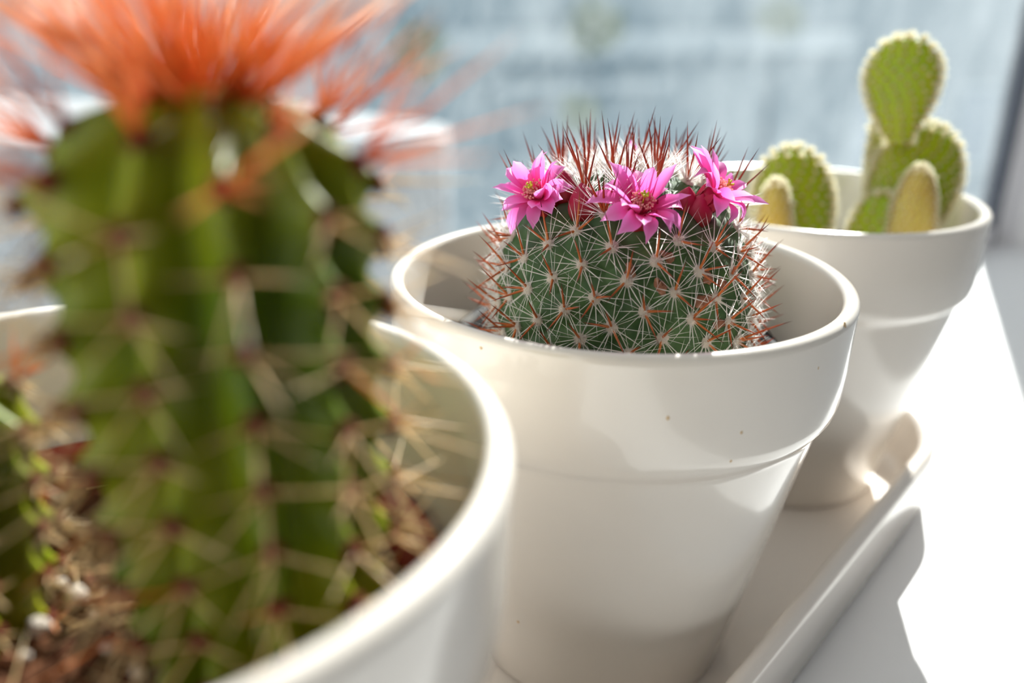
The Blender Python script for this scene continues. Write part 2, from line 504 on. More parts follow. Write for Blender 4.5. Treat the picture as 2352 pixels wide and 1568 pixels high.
PROF = [(0.585, 0.0), (0.612, 0.006), (0.624, 0.025), (0.918, 1.315), (0.926, 1.34), (0.934, 1.353), (0.955, 1.378), (0.976, 1.41), (0.987, 1.46),
        (0.997, 1.60), (1.0, 1.75), (1.004, 1.842)]
PROF += arc(0.970, 1.843, 0.034, 0, 180, 8)
PROF += [(0.925, 1.70), (0.905, 1.42), (0.86, 1.30), (0.56, 0.09), (0.53, 0.07)]
pot_mesh = MB(); lathe(pot_mesh, PROF, 128, cap0=True, cap1=True)
PS = (1.0692, 1.0, 1.0)
pot_labels = ('large cream ceramic pot in the foreground, holding the tall spiny cactus',
              'cream ceramic pot in the middle of the row, holding the flowering cactus',
              'cream ceramic pot farthest back, holding the flat padded cacti')
pme = pot_mesh.mesh('flower_pot', M_ceramic)
for k in range(3):
    o = bpy.data.objects.new('flower_pot', pme); COL.objects.link(o)
    o.location = Vector((PX[k], 0.005 if k != 1 else 0, TZ)) * S
    o.scale = (PS[k],) * 3
    o.rotation_euler.z = (0.4, 0, 1.3)[k]
    tag(o, pot_labels[k], 'flower pot', 'cream ceramic flower pots in the tray')

def nursery(loc, r1, z1, z0, r0, m_, label):
    b = MB()
    lathe(b, [(r0 - 0.03, z0), (r0, z0), (r1 - 0.01, z1 - 0.09), (r1 + 0.03, z1 - 0.085), (r1 + 0.035, z1 - 0.01), (r1 + 0.02, z1), (r1 - 0.012, z1), (r1 - 0.03, z1 - 0.02), (r0 - 0.03, z0 + 0.04)], 72, cap0=True, cap1=True)
    return tag(b.build('nursery_pot', m_, loc=loc), label, 'plastic pot')
def soil(loc, r, z1, z0, m_, label, amp):
    b = MB(); seg, nr = 72, 26
    vs, fs = [(0, 0, z1)], []
    for i in range(1, nr + 1):
        for k in range(seg):
            a = 2 * PI * k / seg; rr = r * i / nr
            vs.append((rr * math.cos(a), rr * math.sin(a), z1 + (rnd.uniform(-amp, amp) if i < nr else -amp)))
    for k in range(seg):
        vs.append((r * 0.62 * math.cos(2 * PI * k / seg), r * 0.62 * math.sin(2 * PI * k / seg), z0))
    fs += [(0, 1 + k, 1 + (k + 1) % seg) for k in range(seg)]
    for i in range(nr):
        a0 = 1 + i * seg; a1 = a0 + seg
        fs += [(a0 + k, a1 + k, a1 + (k + 1) % seg, a0 + (k + 1) % seg) for k in range(seg)]
    fs.append(tuple(range(1 + nr * seg, 1 + (nr + 1) * seg))[::-1])
    b.add(vs, fs)
    return tag(b.build('soil', m_, loc=loc, smooth=False), label, 'soil', kind='stuff')
N1 = Vector((PX[0] + 0.03, 0.02, 0))
nursery((N1.x, N1.y, 0), 0.86, 1.62, 0.16, 0.55, M_redpot, 'rust red plastic nursery pot inside the foreground pot')
soil((N1.x, N1.y, 0), 0.80, 1.50, 0.25, M_soil, 'brown peaty soil around the tall foreground cactus', 0.022)
nursery((0, 0, 0), 0.70, 1.63, 0.16, 0.50, M_blackpot, 'black plastic nursery pot inside the middle pot')
soil((0, 0, 0), 0.655, 1.57, 0.25, M_soil_dark, 'dark soil under the flowering cactus', 0.015)
nursery((PX[2], 0, 0), 0.74, 1.55, 0.16, 0.50, M_blackpot, 'black plastic nursery pot hidden inside the farthest pot')
soil((PX[2], 0, 0), 0.69, 1.49, 0.25, M_soil_dark, 'dark soil under the padded cacti', 0.015)

# a few brown specks fired into the glaze of the middle pot
mid_pot = [o_ for o_ in COL.objects if o_.name == 'flower_pot.001'][0]
pr = np.array([p_[0] for p_ in PROF[:14]]); pzz = np.array([p_[1] for p_ in PROF[:14]])
for px, py, r in ((1941, 747, 0.012), (1534, 960, 0.007), (1703, 993, 0.006), (1880, 845, 0.005), (1679, 1058, 0.006), (1105, 797, 0.007), (1190, 1427, 0.008)):
    for i in range(1600):
        q = at_depth(px, py, 2.9 + i * 0.001) - Vector((0, 0, TZ))
        if q.z < 1.84 and math.hypot(q.x, q.y) < float(np.interp(q.z, pzz, pr)) or (q.z >= 1.84 and (math.hypot(q.x, q.y) - 0.970) ** 2 + (q.z - 1.843) ** 2 < 0.034 ** 2):
            break
    nrm = Vector((q.x, q.y, 0.35 * (q.z > 1.8))).normalized()
    b = MB(); blob(b, (0, 0, 0), r, r * 1.3, r * 0.22, nu=9, nv=5, jit=0.15)
    o = b.build('speck', M_speck, mid_pot)
    o.matrix_basis = xf(frame(nrm, (0, 0, 1)), q)

# ------------------------------------------------------------------ shared spine meshes (unit length, unit radius; scaled per copy)
def unit_spine(name, m_, bend):
    b = MB(); b.v, b.t, b.f, b.mi = [], [], [], []
    seg = 5
    rings = ((0, 1.0), (0.35, 0.85), (0.7, 0.5))
    vs, ts, fs = [], [], []
    for s, k in rings:
        for j in range(seg):
            an = 2 * PI * j / seg
            vs.append((k * math.cos(an), k * math.sin(an) + bend * s * s, s)); ts.append(s)
    vs.append((0, bend, 1)); ts.append(1.0)
    for i in range(2):
        fs += [(i * seg + j, i * seg + (j + 1) % seg, (i + 1) * seg + (j + 1) % seg, (i + 1) * seg + j) for j in range(seg)]
    fs += [(2 * seg + j, 2 * seg + (j + 1) % seg, 3 * seg) for j in range(seg)]
    fs.append(tuple(range(seg))[::-1])
    b.add(vs, fs, ts)
    return b.mesh(name, m_)
SP_CENTRAL = [unit_spine('spine', M_central, x) for x in (0.0, 2.0, -2.0)]
SP_CROWN = [unit_spine('spine', M_crown, x) for x in (0.0, 2.0, -2.0)]
SP_TAN = [unit_spine('spine', M_tan, x) for x in (0.0, 3.0, -3.0)]
SP_ORANGE = [unit_spine('spine', M_orange, x) for x in (0.0, 3.0, -3.0)]

def dir_local(tilt, az):
    return Vector((math.sin(tilt) * math.cos(az), math.sin(tilt) * math.sin(az), math.cos(tilt)))

# ------------------------------------------------------------------ the flowering cactus (middle pot)
MZ0 = 1.56
MPROF = [(1.50, 0.50), (1.62, 0.515), (1.75, 0.525), (1.88, 0.52), (2.00, 0.50), (2.10, 0.462), (2.19, 0.400), (2.26, 0.32), (2.305, 0.225), (2.325, 0.13), (2.33, 0.05), (2.33, 0.0)]
def resample(prof, n):
    z = np.array([p[0] for p in prof]); r = np.array([p[1] for p in prof])
    L = np.concatenate([[0], np.cumsum(np.hypot(np.diff(z), np.diff(r)))])
    t = np.linspace(0, L[-1], n)
    return np.interp(t, L, z), np.interp(t, L, r), t
mz, mr, mt = resample(MPROF, 400)
for _ in range(30):                                            # smooth the outline
    mz[1:-1] = (mz[:-2] + mz[1:-1] * 2 + mz[2:]) / 4
    mr[1:-1] = (mr[:-2] + mr[1:-1] * 2 + mr[2:]) / 4
dz_, dr_ = np.gradient(mz), np.gradient(mr)
nl = np.hypot(dz_, dr_)
NR, NZ = dz_ / nl, -dr_ / nl                                   # outward normal of the outline
area = np.concatenate([[0], np.cumsum((mr[1:] + mr[:-1]) / 2 * np.hypot(np.diff(mz), np.diff(mr)))])
NA = 178
TO_CAM = math.atan2(CAM.y, CAM.x)                              # azimuth from the middle pot to the camera
MC = Vector((0.012, -0.016, 0))
areoles = []
for i in range(NA):
    q = area[-1] * (1 - (i + 0.5) / NA)
    k = int(np.searchsorted(area, q)); k = min(max(k, 1), 398)
    ph = i * PI * (3 - math.sqrt(5))
    N = Vector((NR[k] * math.cos(ph), NR[k] * math.sin(ph), NZ[k]))
    p = Vector((mr[k] * math.cos(ph), mr[k] * math.sin(ph), mz[k]))
    areoles.append((p, N, ph))
AP = np.array([tuple(a[0]) for a in areoles])
root2 = tag(empty('flowering_cactus', (MC.x, MC.y, MZ0)), 'round green cactus with white and rust spines and a ring of pink flowers', 'cactus')
rows, seg = 110, 300
idx = np.linspace(0, 399, rows).astype(int)
vs = []
for k in idx:
    a = np.arange(seg) * 2 * PI / seg
    base = np.stack([mr[k] * np.cos(a), mr[k] * np.sin(a), np.full(seg, mz[k])], 1)
    D = np.sqrt(((base[:, None] - AP[None]) ** 2).sum(-1))
    d0 = D.min(1)
    hgt = 0.056 * np.clip(1 - (d0 / 0.104) ** 1.6, 0, 1) ** 0.8 - 0.014
    nrm = np.stack([NR[k] * np.cos(a), NR[k] * np.sin(a), np.full(seg, NZ[k])], 1)
    vs.append(base + nrm * hgt[:, None])
vs = np.concatenate(vs)
vs[:, 2] -= MZ0
fs = [(i * seg + k, i * seg + (k + 1) % seg, (i + 1) * seg + (k + 1) % seg, (i + 1) * seg + k) for i in range(rows - 1) for k in range(seg)]
b = MB(); b.add(vs, fs)
b.build('body', M_mam, root2)

def tuft(seed, tilt, L, n, n_hair=90):
    r_ = random.Random(seed)
    b = MB()
    blob(b, (0, 0, 0.003), 0.026, 0.026, 0.017, nu=8, nv=5, jit=0.2, mi=0)
    for i in range(n_hair):
        d = dir_local(r_.uniform(0.1, 1.5), r_.uniform(0, 2 * PI))
        hair(b, d * 0.008, d, r_.uniform(0.018, 0.038), 0.0015, Vector((r_.gauss(0, .006), r_.gauss(0, .006), 0)))
    nf = len(b.f)
    for i in range(n):
        az = 2 * PI * (i + r_.uniform(-0.3, 0.3)) / n
        ti = tilt + r_.uniform(-0.2, 0.16)
        d = dir_local(ti, az)
        hair(b, d * 0.008, d, L * r_.uniform(0.75, 1.15), 0.0026, dir_local(1.5, az + 0.5) * r_.uniform(-0.008, 0.008))
    b.mi = [0] * nf + [1] * (len(b.f) - nf)
    return b.mesh('areole', [M_wool, M_radial])
TUFT_SIDE = [tuft(s, 1.16, 0.145, 17) for s in range(6)]
TUFT_TOP = [tuft(20 + s, 0.80, 0.165, 34) for s in range(4)]

# flowers first, so that no areole stands in them
def on_body(px, py):
    """where the sight line through a pixel meets the cactus outline"""
    best = None
    for i in range(300):
        d = 3.0 + i * 0.004
        q = at_depth(px, py, d) - MC
        r_ = math.hypot(q.x, q.y)
        k = int(np.argmin((mz - q.z) ** 2 + (mr - r_) ** 2))
        inside = (q.z < mz[-1] and r_ < float(np.interp(q.z, mz, mr)))
        if inside:
            ph = math.atan2(q.y, q.x)
            return q, Vector((NR[k] * math.cos(ph), NR[k] * math.sin(ph), NZ[k])), ph
    return None

def petal_mesh(seed, L, w, curl, lift):
    r_ = random.Random(seed)
    b = MB()
    nu, nv = 9, 5
    vs, ts = [], []
    for i in range(nu):
        s = i / (nu - 1)
        wid = w * (math.sin(PI * min(1, s * 0.86 + 0.09)) ** 0.75) * (1 if s < 0.75 else (1 - (s - 0.75) / 0.25) ** 0.8 + 0.03)
        x = L * (s - 0.12 * curl * s * s)
        z = lift * L * s - curl * L * s ** 2.6 * 0.55
        for j in range(nv):
            e = (j / (nv - 1) - 0.5) * 2
            vs.append((x, e * wid * 0.5 + 0.0, z + 0.16 * wid * e * e - 0.05 * wid * (1 - abs(e)) + r_.uniform(-.0006, .0006)))
            ts.append(s * (0.8 + 0.2 * abs(e)))
    fs = [(i * nv + j, (i + 1) * nv + j, (i + 1) * nv + j + 1, i * nv + j + 1) for i in range(nu - 1) for j in range(nv - 1)]
    b.add(vs, fs, ts)
    me = b.mesh('petal', M_petal)
    return me
PET = [petal_mesh(1, 0.165, 0.072, 0.85, 0.50), petal_mesh(2, 0.155, 0.066, 1.25, 0.62), petal_mesh(3, 0.172, 0.074, 0.45, 0.60), petal_mesh(4, 0.150, 0.064, 1.7, 0.75)]
PET_IN = [petal_mesh(5, 0.142, 0.064, 0.45, 0.95), petal_mesh(6, 0.132, 0.056, 0.8, 1.05), petal_mesh(7, 0.150, 0.062, 0.25, 0.85)]

def solid(o, th):
    md = o.modifiers.new('thickness', 'SOLIDIFY'); md.thickness = th * S; md.offset = 0
    return o

def flower(base_px, axis, H, scale, seed, label):
    r_ = random.Random(seed)
    hit = on_body(*base_px)
    p, N, ph = hit
    tilt_ax = (RGT * axis[0] + UPV * axis[1] - FWD * axis[2]).normalized()     # where the flower looks
    R = frame(tilt_ax, (0, 0, 1))
    fl = empty('flower', (0, 0, 0)); fl.parent = root2
    fl.matrix_basis = xf(R, p - Vector((0, 0, MZ0)), (1, 1, 1))
    fl['label'] = label
    # tube
    b = MB()
    prof = [(0.030, -0.03), (0.048, 0.0), (0.055, H * 0.3), (0.050, H * 0.6), (0.046, H * 0.85), (0.030, H * 0.80), (0.0, H * 0.72)]
    seg = 24
    vs, ts, fs = [], [], []
    for i, (rr, z) in enumerate(prof):
        for k in range(seg):
            a = 2 * PI * k / seg
            q = 1 + 0.06 * math.cos(6 * a)
            vs.append((rr * scale * q * math.cos(a), rr * scale * q * math.sin(a), z)); ts.append(min(1, max(0, z / H)))
    for i in range(len(prof) - 1):
        fs += [(i * seg + k, i * seg + (k + 1) % seg, (i + 1) * seg + (k + 1) % seg, (i + 1) * seg + k) for k in range(seg)]
    b.add(vs, fs, ts)
    b.build('flower_tube', M_calyx, fl)
    # pointed sepals hugging the tube
    for k in range(7):
        a = 2 * PI * (k + r_.random() * 0.4) / 7
        M = Matrix.Rotation(a, 3, 'Z') @ Matrix.Rotation(-1.15, 3, 'Y')
        o = place('sepal', SEPAL, fl, xf(M, Vector((math.cos(a), math.sin(a), 0)) * 0.046 * scale + Vector((0, 0, H * 0.35)), (scale,) * 3))
    for ring, (n, meshes, rad, zz) in enumerate(((11, PET, 0.038, H * 0.86), (9, PET_IN, 0.030, H * 0.84))):
        for k in range(n):
            a = 2 * PI * (k + 0.5 * ring + r_.uniform(-0.18, 0.18)) / n
            M = Matrix.Rotation(a, 3, 'Z') @ Matrix.Rotation(r_.uniform(-0.24, 0.24), 3, 'Y') @ Matrix.Rotation(r_.uniform(-0.55, 0.55), 3, 'X')
            sc_ = scale * r_.uniform(0.84, 1.12)
            o = place('petal', r_.choice(meshes), fl, xf(M, Vector((math.cos(a), math.sin(a), 0)) * rad * scale + Vector((0, 0, zz)), (sc_,) * 3))
    # stamens: nobody could count them
    b = MB()
    for k in range(90):
        a = r_.uniform(0, 2 * PI); q = math.sqrt(r_.random())
        d = Vector((q * 0.55 * math.cos(a), q * 0.55 * math.sin(a), 1)).normalized()
        p0 = Vector((math.cos(a) * q * 0.026, math.sin(a) * q * 0.026, H * 0.88))
        L = r_.uniform(0.03, 0.05) * scale
        cone(b, p0, d, L, 0.0016, None, 0.0, 0.7)
        blob(b, p0 + d * L, 0.0046, 0.0046, 0.0046, nu=5, nv=3, t=1.0)
    o = b.build('stamens', M_stamen, fl); o['kind'] = 'stuff'
    b = MB()
    cone(b, (0, 0, H * 0.8), (0, 0, 1), 0.075 * scale, 0.0048, seg=6)
    for k in range(5):
        a = 2 * PI * k / 5 + 0.3
        d = Vector((math.cos(a) * 0.45, math.sin(a) * 0.45, 0.9)).normalized()
        for s in range(4):
            blob(b, Vector((0, 0, H * 0.8 + 0.062 * scale)) + d * (0.006 * s) + Vector((math.cos(a), math.sin(a), 0)) * (0.0006 * s * s), 0.0052, 0.0052, 0.0052, nu=6, nv=4)
    b.build('stigma', M_stigma, fl)
    return p, H

def sepal_mesh():
    b = MB(); nu, nv = 6, 3; vs, ts = [], []
    for i in range(nu):
        s = i / (nu - 1)
        wid = 0.034 * (math.sin(PI * min(1, s * 0.8 + 0.15)) ** 0.8) * (1 if s < 0.7 else (1 - (s - 0.7) / 0.3) + 0.04)
        for j in range(nv):
            e = j - 1
            vs.append((0.085 * s, e * wid * 0.5, 0.006 * (1 - e * e) + 0.02 * s * s)); ts.append(0.3 + 0.7 * s)
    fs = [(i * nv + j, (i + 1) * nv + j, (i + 1) * nv + j + 1, i * nv + j + 1) for i in range(nu - 1) for j in range(nv - 1)]
    b.add(vs, fs, ts)
    return b.mesh('sepal', M_calyx)
SEPAL = sepal_mesh()

def bud(px, py, L, r, seed, tilt_up=0.7, m_=None, open_=0.0, hit=None):
    p, N, ph = hit or on_body(px, py)
    ax = (N * (1 - tilt_up) + Vector((0, 0, 1)) * tilt_up).normalized()
    R = frame(ax, N if abs(N.z) < 0.9 else (1, 0, 0))
    b = MB()
    seg, n = 21, 12
    vs, ts, fs = [], [], []
    for i in range(n):
        s = i / (n - 1)
        rr = r * (math.sin(PI * (0.22 + 0.78 * s)) ** 0.85 if s < 1 else 0.0)
        for k in range(seg):
            a = 2 * PI * k / seg + 0.5 * s
            q = 1 + 0.10 * abs(math.cos(3.5 * a)) * (0.3 + s)
            vs.append((rr * q * math.cos(a), rr * q * math.sin(a), L * s - 0.02)); ts.append(0.15 + 0.7 * s)
    for i in range(n - 1):
        fs += [(i * seg + k, i * seg + (k + 1) % seg, (i + 1) * seg + (k + 1) % seg, (i + 1) * seg + k) for k in range(seg)]
    b.add(vs, fs, ts)
    o = b.build('flower_bud', m_ or M_calyx, root2)
    o.matrix_basis = xf(R, p - Vector((0, 0, MZ0)))
    return p

taken = []
FL = [((1266, 486), (-0.50, 0.46, 0.73), 0.140, 0.96, 11, 'open pink flower at the left, facing left'),
      ((1460, 522), (0.10, 0.62, 0.76), 0.115, 1.06, 12, 'open pink flower at the front'),
      ((1590, 490), (0.68, 0.55, 0.48), 0.150, 0.98, 13, 'open pink flower at the right, facing right')]
for bp_, ax_, H_, s_, sd_, lb_ in FL:
    p, H = flower(bp_, ax_, H_, s_, sd_, lb_)
    ax_v = (RGT * ax_[0] + UPV * ax_[1] - FWD * ax_[2]).normalized()
    taken += [(p, 0.115), (p + ax_v * (H_ * 0.6), 0.10)]
for px, py, L, r in ((1342, 500, 0.17, 0.060), (1302, 462, 0.15, 0.05), (1570, 488, 0.13, 0.05), (1598, 508, 0.14, 0.055)):
    p = bud(px, py, L, r, px)
    taken.append((p, 0.06))
# the half open flower at the back of the crown
bk = TO_CAM + PI
kb = int(np.argmin(np.abs(mz - 2.27) + (mr > 0.4) * 9))
hb = (Vector((mr[kb] * math.cos(bk), mr[kb] * math.sin(bk), mz[kb])), Vector((NR[kb] * math.cos(bk), NR[kb] * math.sin(bk), NZ[kb])), bk)
bud(0, 0, 0.21, 0.05, 3, 0.9, M_petal, hit=hb)
taken.append((hb[0], 0.07))

# areoles: wool and white radial spines as one part each, the rust central spines as their sub-parts
order = sorted(range(NA), key=lambda i: -(areoles[i][1].dot((CAM - areoles[i][0]).normalized())))
cam_dir = (CAM - Vector((0, 0, 2))).normalized()
n_sp = 0
rest = MB()
back_tufts = MB()
for i in order:
    p, N, ph = areoles[i]
    if p.z < 1.60:
        continue
    if any((p - q).length < rr for q, rr in taken):
        continue
    crown = NZ[int(np.argmin((mz - p.z) ** 2 + (mr - math.hypot(p.x, p.y)) ** 2))] 
    topness = min(1, max(0, (p.z - 2.12) / 0.14))
    q = p + N * 0.036 - Vector((0, 0, MZ0))
    up = Vector((0, 0, 1)) if topness < 0.9 else Vector((-math.cos(ph), -math.sin(ph), 0.3))
    Nn = (N + Vector((0, 0, 1)) * 0.35 * topness).normalized()
    R = frame(Nn, up)
    rr = random.Random(100 + i)
    me = rr.choice(TUFT_TOP if topness > 0.5 else TUFT_SIDE)
    a_ = place('areole', me, root2, xf(R @ Matrix.Rotation(rr.uniform(-0.2, 0.2), 3, 'Z'), q))
    if topness > 0.5:
        k = rr.randint(3, 4)
        specs = [(rr.uniform(0.15, 0.75), 2 * PI * (j_ + rr.random()) / k, rr.uniform(0.19, 0.29)) for j_ in range(k)]
    else:
        specs = [(rr.uniform(0.55, 0.85), PI / 2 + rr.uniform(-0.35, 0.35), rr.uniform(0.15, 0.20)),
                 (rr.uniform(0.65, 1.0), -PI / 2 + rr.choice((-1, 1)) * rr.uniform(0.2, 0.9), rr.uniform(0.13, 0.17)),
                 ]
        if rr.random() < 0.5:
            specs.append((rr.uniform(0.7, 1.1), rr.choice((0.1, PI - 0.1)) + rr.uniform(-0.3, 0.3), rr.uniform(0.12, 0.16)))
        if rr.random() < 0.2:
            specs.append((rr.uniform(0.1, 0.4), rr.uniform(0, 2 * PI), rr.uniform(0.12, 0.16)))
    for ti, az, L in specs:
        d = R @ dir_local(ti, az)
        if topness > 0.5:
            d = (d * 0.8 + Vector((0, 0, 0.5))).normalized()
        rad = 0.0058 if topness <= 0.5 else 0.0064
        if n_sp < 298:
            Rw = frame(d, (0, 0, 1) if abs(d.z) < 0.95 else (1, 0, 0)) @ Matrix.Rotation(rr.uniform(0, 6), 3, 'Z')
            M = a_.matrix_basis.inverted() @ xf(Rw, q + N * 0.004, (rad, rad, L))
            place('spine', rr.choice(SP_CROWN if topness > 0.5 else SP_CENTRAL), a_, M)
            n_sp += 1
        else:
            cone(rest, q + N * 0.004, d, L, rad)
o = rest.build('rear_spines', M_central, root2); o['kind'] = 'stuff'

# shrivelled brown remains of old flowers caught between the spines
for j, (px, py, L, r, az) in enumerate(((1446, 626, 0.05, 0.022, 0.2), (1528, 597, 0.05, 0.022, 1.0), (1512, 660, 0.055, 0.02, 0.6), (1600, 690, 0.07, 0.024, -1.2), (1612, 640, 0.05, 0.024, 0.3),
                                      (1645, 655, 0.05, 0.022, 0.8), (1640, 738, 0.07, 0.02, -1.4), (1668, 728, 0.035, 0.010, 0.0), (1680, 600, 0.045, 0.02, 0.4))):
    h_ = on_body(px, py)
    if not h_:
        continue
    p, N, ph = h_
    R = frame(N, (0, 0, 1)) @ Matrix.Rotation(az, 3, 'Z')
    b = MB()
    blob(b, (0, 0, 0), r, L * 0.55, r * 0.8, nu=12, nv=9, jit=0.28)
    blob(b, (0, L * 0.5, r * 0.2), r * 0.6, L * 0.25, r * 0.5, nu=8, nv=6, jit=0.35)
    o = b.build('dried_flower', M_dry, root2)
    o.matrix_basis = xf(R, p + N * 0.030 - Vector((0, 0, MZ0)))

# ------------------------------------------------------------------ the tall ribbed cactus (foreground pot)
def ribbed_cactus(base, axis_lean, R0, H, ribs, rows, label, seed, sp_len, limit, top_tuft, ph0):
    r_ = random.Random(seed)
    root = tag(empty('ribbed_cactus', base), label, 'cactus')
    def rad(s):                                               # s 0..1 along the stem
        if s < 0.80:
            return R0 * (0.86 + 0.16 * math.sin(PI * 0.5 * min(1, s / 0.75)))
        e = (s - 0.80) / 0.20
        return R0 * 1.02 * math.sqrt(max(0.0, 1 - e ** 2.4))
    def centre(s):
        return Vector((axis_lean[0] * s, axis_lean[1] * s, H * s))
    seg, rows_m = ribs * 16, 170
    ar = []
    for k in range(ribs):
        for j in range(rows):
            s = (j + 0.5 + (0.5 if k % 2 else 0)) / (rows + 0.4)
            s = min(s, 0.965)
            ar.append((ph0 + 2 * PI * k / ribs, s))
    vs = []
    for i in range(rows_m):
        s = i / (rows_m - 1)
        s = s ** 0.9 if False else s
        R_ = rad(s)
        c = centre(s)
        for k in range(seg):
            a = 2 * PI * k / seg
            fr = ((a - ph0) / (2 * PI / ribs)) % 1.0
            dd = min(fr, 1 - fr) * 2                           # 0 on the ridge, 1 in the furrow
            rib_i = int(round((a - ph0) / (2 * PI / ribs))) % ribs
            x = (s * (rows + 0.4) - 0.5 - (0.5 if rib_i % 2 else 0))
            near = abs(x - round(x)) * 2                       # 0 at an areole
            bump_ = math.exp(-(dd / 0.42) ** 2) * math.exp(-(near / 0.48) ** 2) * 0.15
            q = R_ * (1.0 - 0.23 * dd ** 1.2 + bump_)
            vs.append(c + Vector((q * math.cos(a), q * math.sin(a), 0)))
    fs = [(i * seg + k, i * seg + (k + 1) % seg, (i + 1) * seg + (k + 1) % seg, (i + 1) * seg + k) for i in range(rows_m - 1) for k in range(seg)]
    b = MB(); b.add(vs, fs)
    b.build('stem', M_col, root)
    # areoles: a felted brown cushion each, spines as sub-parts
    cush = MB()
    blob(cush, (0, 0, 0), 0.028, 0.032, 0.014, nu=10, nv=6, jit=0.1)
    for i in range(40):
        d = dir_local(r_.uniform(0.1, 1.4), r_.uniform(0, 2 * PI))
        cone(cush, d * 0.010, d, r_.uniform(0.010, 0.020), 0.0018)
    cme = cush.mesh('areole', M_areole_brown)
    lst = []
    for a, s in ar:
        R_ = rad(s) * 1.13
        p = centre(s) + Vector((R_ * math.cos(a), R_ * math.sin(a), -0.012))
        sl = (rad(min(1, s + 0.01)) - rad(s - 0.01)) / (0.02 * H)
        N = Vector((math.cos(a), math.sin(a), -sl)).normalized()
        lst.append((p, N, s, a))
    wb = Vector(base)
    lst.sort(key=lambda e: -(e[1].dot((CAM - wb - e[0]).normalized())))
    n = 0
    rest = MB()
    for p, N, s, a in lst:
        up = Vector((0, 0, 1)) if abs(N.z) < 0.95 else Vector((-math.cos(a), -math.sin(a), 0))
        R = frame(N, up)
        A = place('areole', cme, root, xf(R, p))
        top = s > 0.88
        if top:
            specs = [(r_.uniform(0.1, 0.75), r_.uniform(0, 2 * PI), sp_len * r_.uniform(0.9, 1.7)) for _ in range(6)]
        else:
            specs = [(r_.uniform(0.9, 1.25), az_ + r_.uniform(-0.35, 0.35), sp_len * r_.uniform(0.55, 0.95)) for az_ in (0.2, PI - 0.2, -PI / 2 + r_.choice((-0.8, 0.8)))]
            specs.append((r_.uniform(0.15, 0.6), -PI / 2 + r_.uniform(-0.9, 0.9), sp_len * r_.uniform(0.8, 1.1)))
        for ti, az, L in specs:
            d = R @ dir_local(ti, az)
            rr_ = 0.0040 if not top else 0.0056
            if n < limit:
                Rw = frame(d, (0, 0, 1) if abs(d.z) < 0.95 else (1, 0, 0)) @ Matrix.Rotation(r_.uniform(0, 6), 3, 'Z')
                M = A.matrix_basis.inverted() @ xf(Rw, p + N * 0.008, (rr_, rr_, L))
                place('spine', r_.choice(SP_ORANGE if (top or r_.random() < 0.07) else SP_TAN), A, M)
                n += 1
            else:
                cone(rest, p + N * 0.008, d, L, rr_)
    if rest.v:
        o = rest.build('rear_spines', M_tan, root); o['kind'] = 'stuff'
    # crown: the dense sheaf of young orange spines on the growing point
    cr = MB()
    for i in range(top_tuft):
        a = r_.uniform(0, 2 * PI); q = math.sqrt(r_.random())
        p = centre(1.0) + Vector((q * R0 * 0.42 * math.cos(a), q * R0 * 0.42 * math.sin(a), -0.03 * q))
        d = Vector((q * 1.35 * math.cos(a) + r_.gauss(0, .2), q * 1.35 * math.sin(a) + r_.gauss(0, .2), 1)).normalized()
        cone(cr, p, d, sp_len * r_.uniform(0.9, 2.1), 0.0050, Vector((r_.gauss(0, .01), r_.gauss(0, .01), 0)))
    if top_tuft:
        o = cr.build('crown_spines', M_orange, root); o['kind'] = 'stuff'
    return root

C1 = Vector((PX[0], 0.0, 0)) + Vector((0.6266, -0.7793, 0)) * 0.44 + Vector((0.7793, 0.6266, 0)) * 0.02
ribbed_cactus((C1.x, C1.y, 1.46), (-0.03, 0.03), 0.325, 1.42, 12, 9, 'tall ribbed green cactus with a sheaf of orange spines on top', 5, 0.26, 290, 210, math.atan2(CAM.y - C1.y, CAM.x - C1.x) + 0.10)
C1b = Vector((PX[0], 0.0, 0)) + Vector((0.6266, -0.7793, 0)) * -0.375 + Vector((0.7793, 0.6266, 0)) * 0.04
ribbed_cactus((C1b.x, C1b.y, 1.46), (0.0, 0.0), 0.235, 0.74, 10, 5, 'small dark green ribbed cactus at the left edge, beside the tall one', 9, 0.09, 200, 24, 0.3)

# perlite grains on the soil
GRAINS = {0: 'largest pale perlite grain on the brown soil, left of the tall cactus', 1: 'second largest perlite grain, near the bottom left of the brown soil',
          2: 'perlite grain lowest in the picture, in front of the tall cactus foot', 3: 'small pale perlite grain highest on the left strip of soil',
          8: 'small pale perlite grain on the soil right of the tall cactus'}
for j, (px, py, r) in enumerate(((178, 1378, 0.030), (92, 1448, 0.028), (320, 1552, 0.020), (196, 1232, 0.018), (140, 1210, 0.013), (140, 1345, 0.017), (250, 1490, 0.015),
                                 (60, 1510, 0.014), (905, 1225, 0.016), (930, 1180, 0.013), (880, 1260, 0.014), (215, 1420, 0.012), (110, 1300, 0.012))):
    p = on_z(px, py, 1.515)
    b = MB(); blob(b, (0, 0, r * 0.5), r * rnd.uniform(0.8, 1.3), r * rnd.uniform(0.8, 1.2), r * 0.8, nu=9, nv=7, jit=0.16)
    tag(b.build('perlite_grain', M_perlite, loc=p), GRAINS.get(j, 'tiny pale perlite grain lying on the brown soil of the foreground pot'), 'pebble', 'perlite grains on the brown soil')
# dry fallen spines and straw on the soil
b = MB()
for i in range(60):
    a = rnd.uniform(0, 2 * PI); q = 0.78 * math.sqrt(rnd.random())
    d = Vector((rnd.gauss(0, 1), rnd.gauss(0, 1), rnd.uniform(0, 0.35))).normalized()
    cone(b, (q * math.cos(a), q * math.sin(a), 1.512), d, rnd.uniform(0.08, 0.22), 0.0045, None, 0.2, 1.0)
tag(b.build('plant_litter', M_tan, loc=(N1.x, N1.y, 0)), 'dry tan spines and straw scattered on the brown soil', 'litter', kind='stuff')

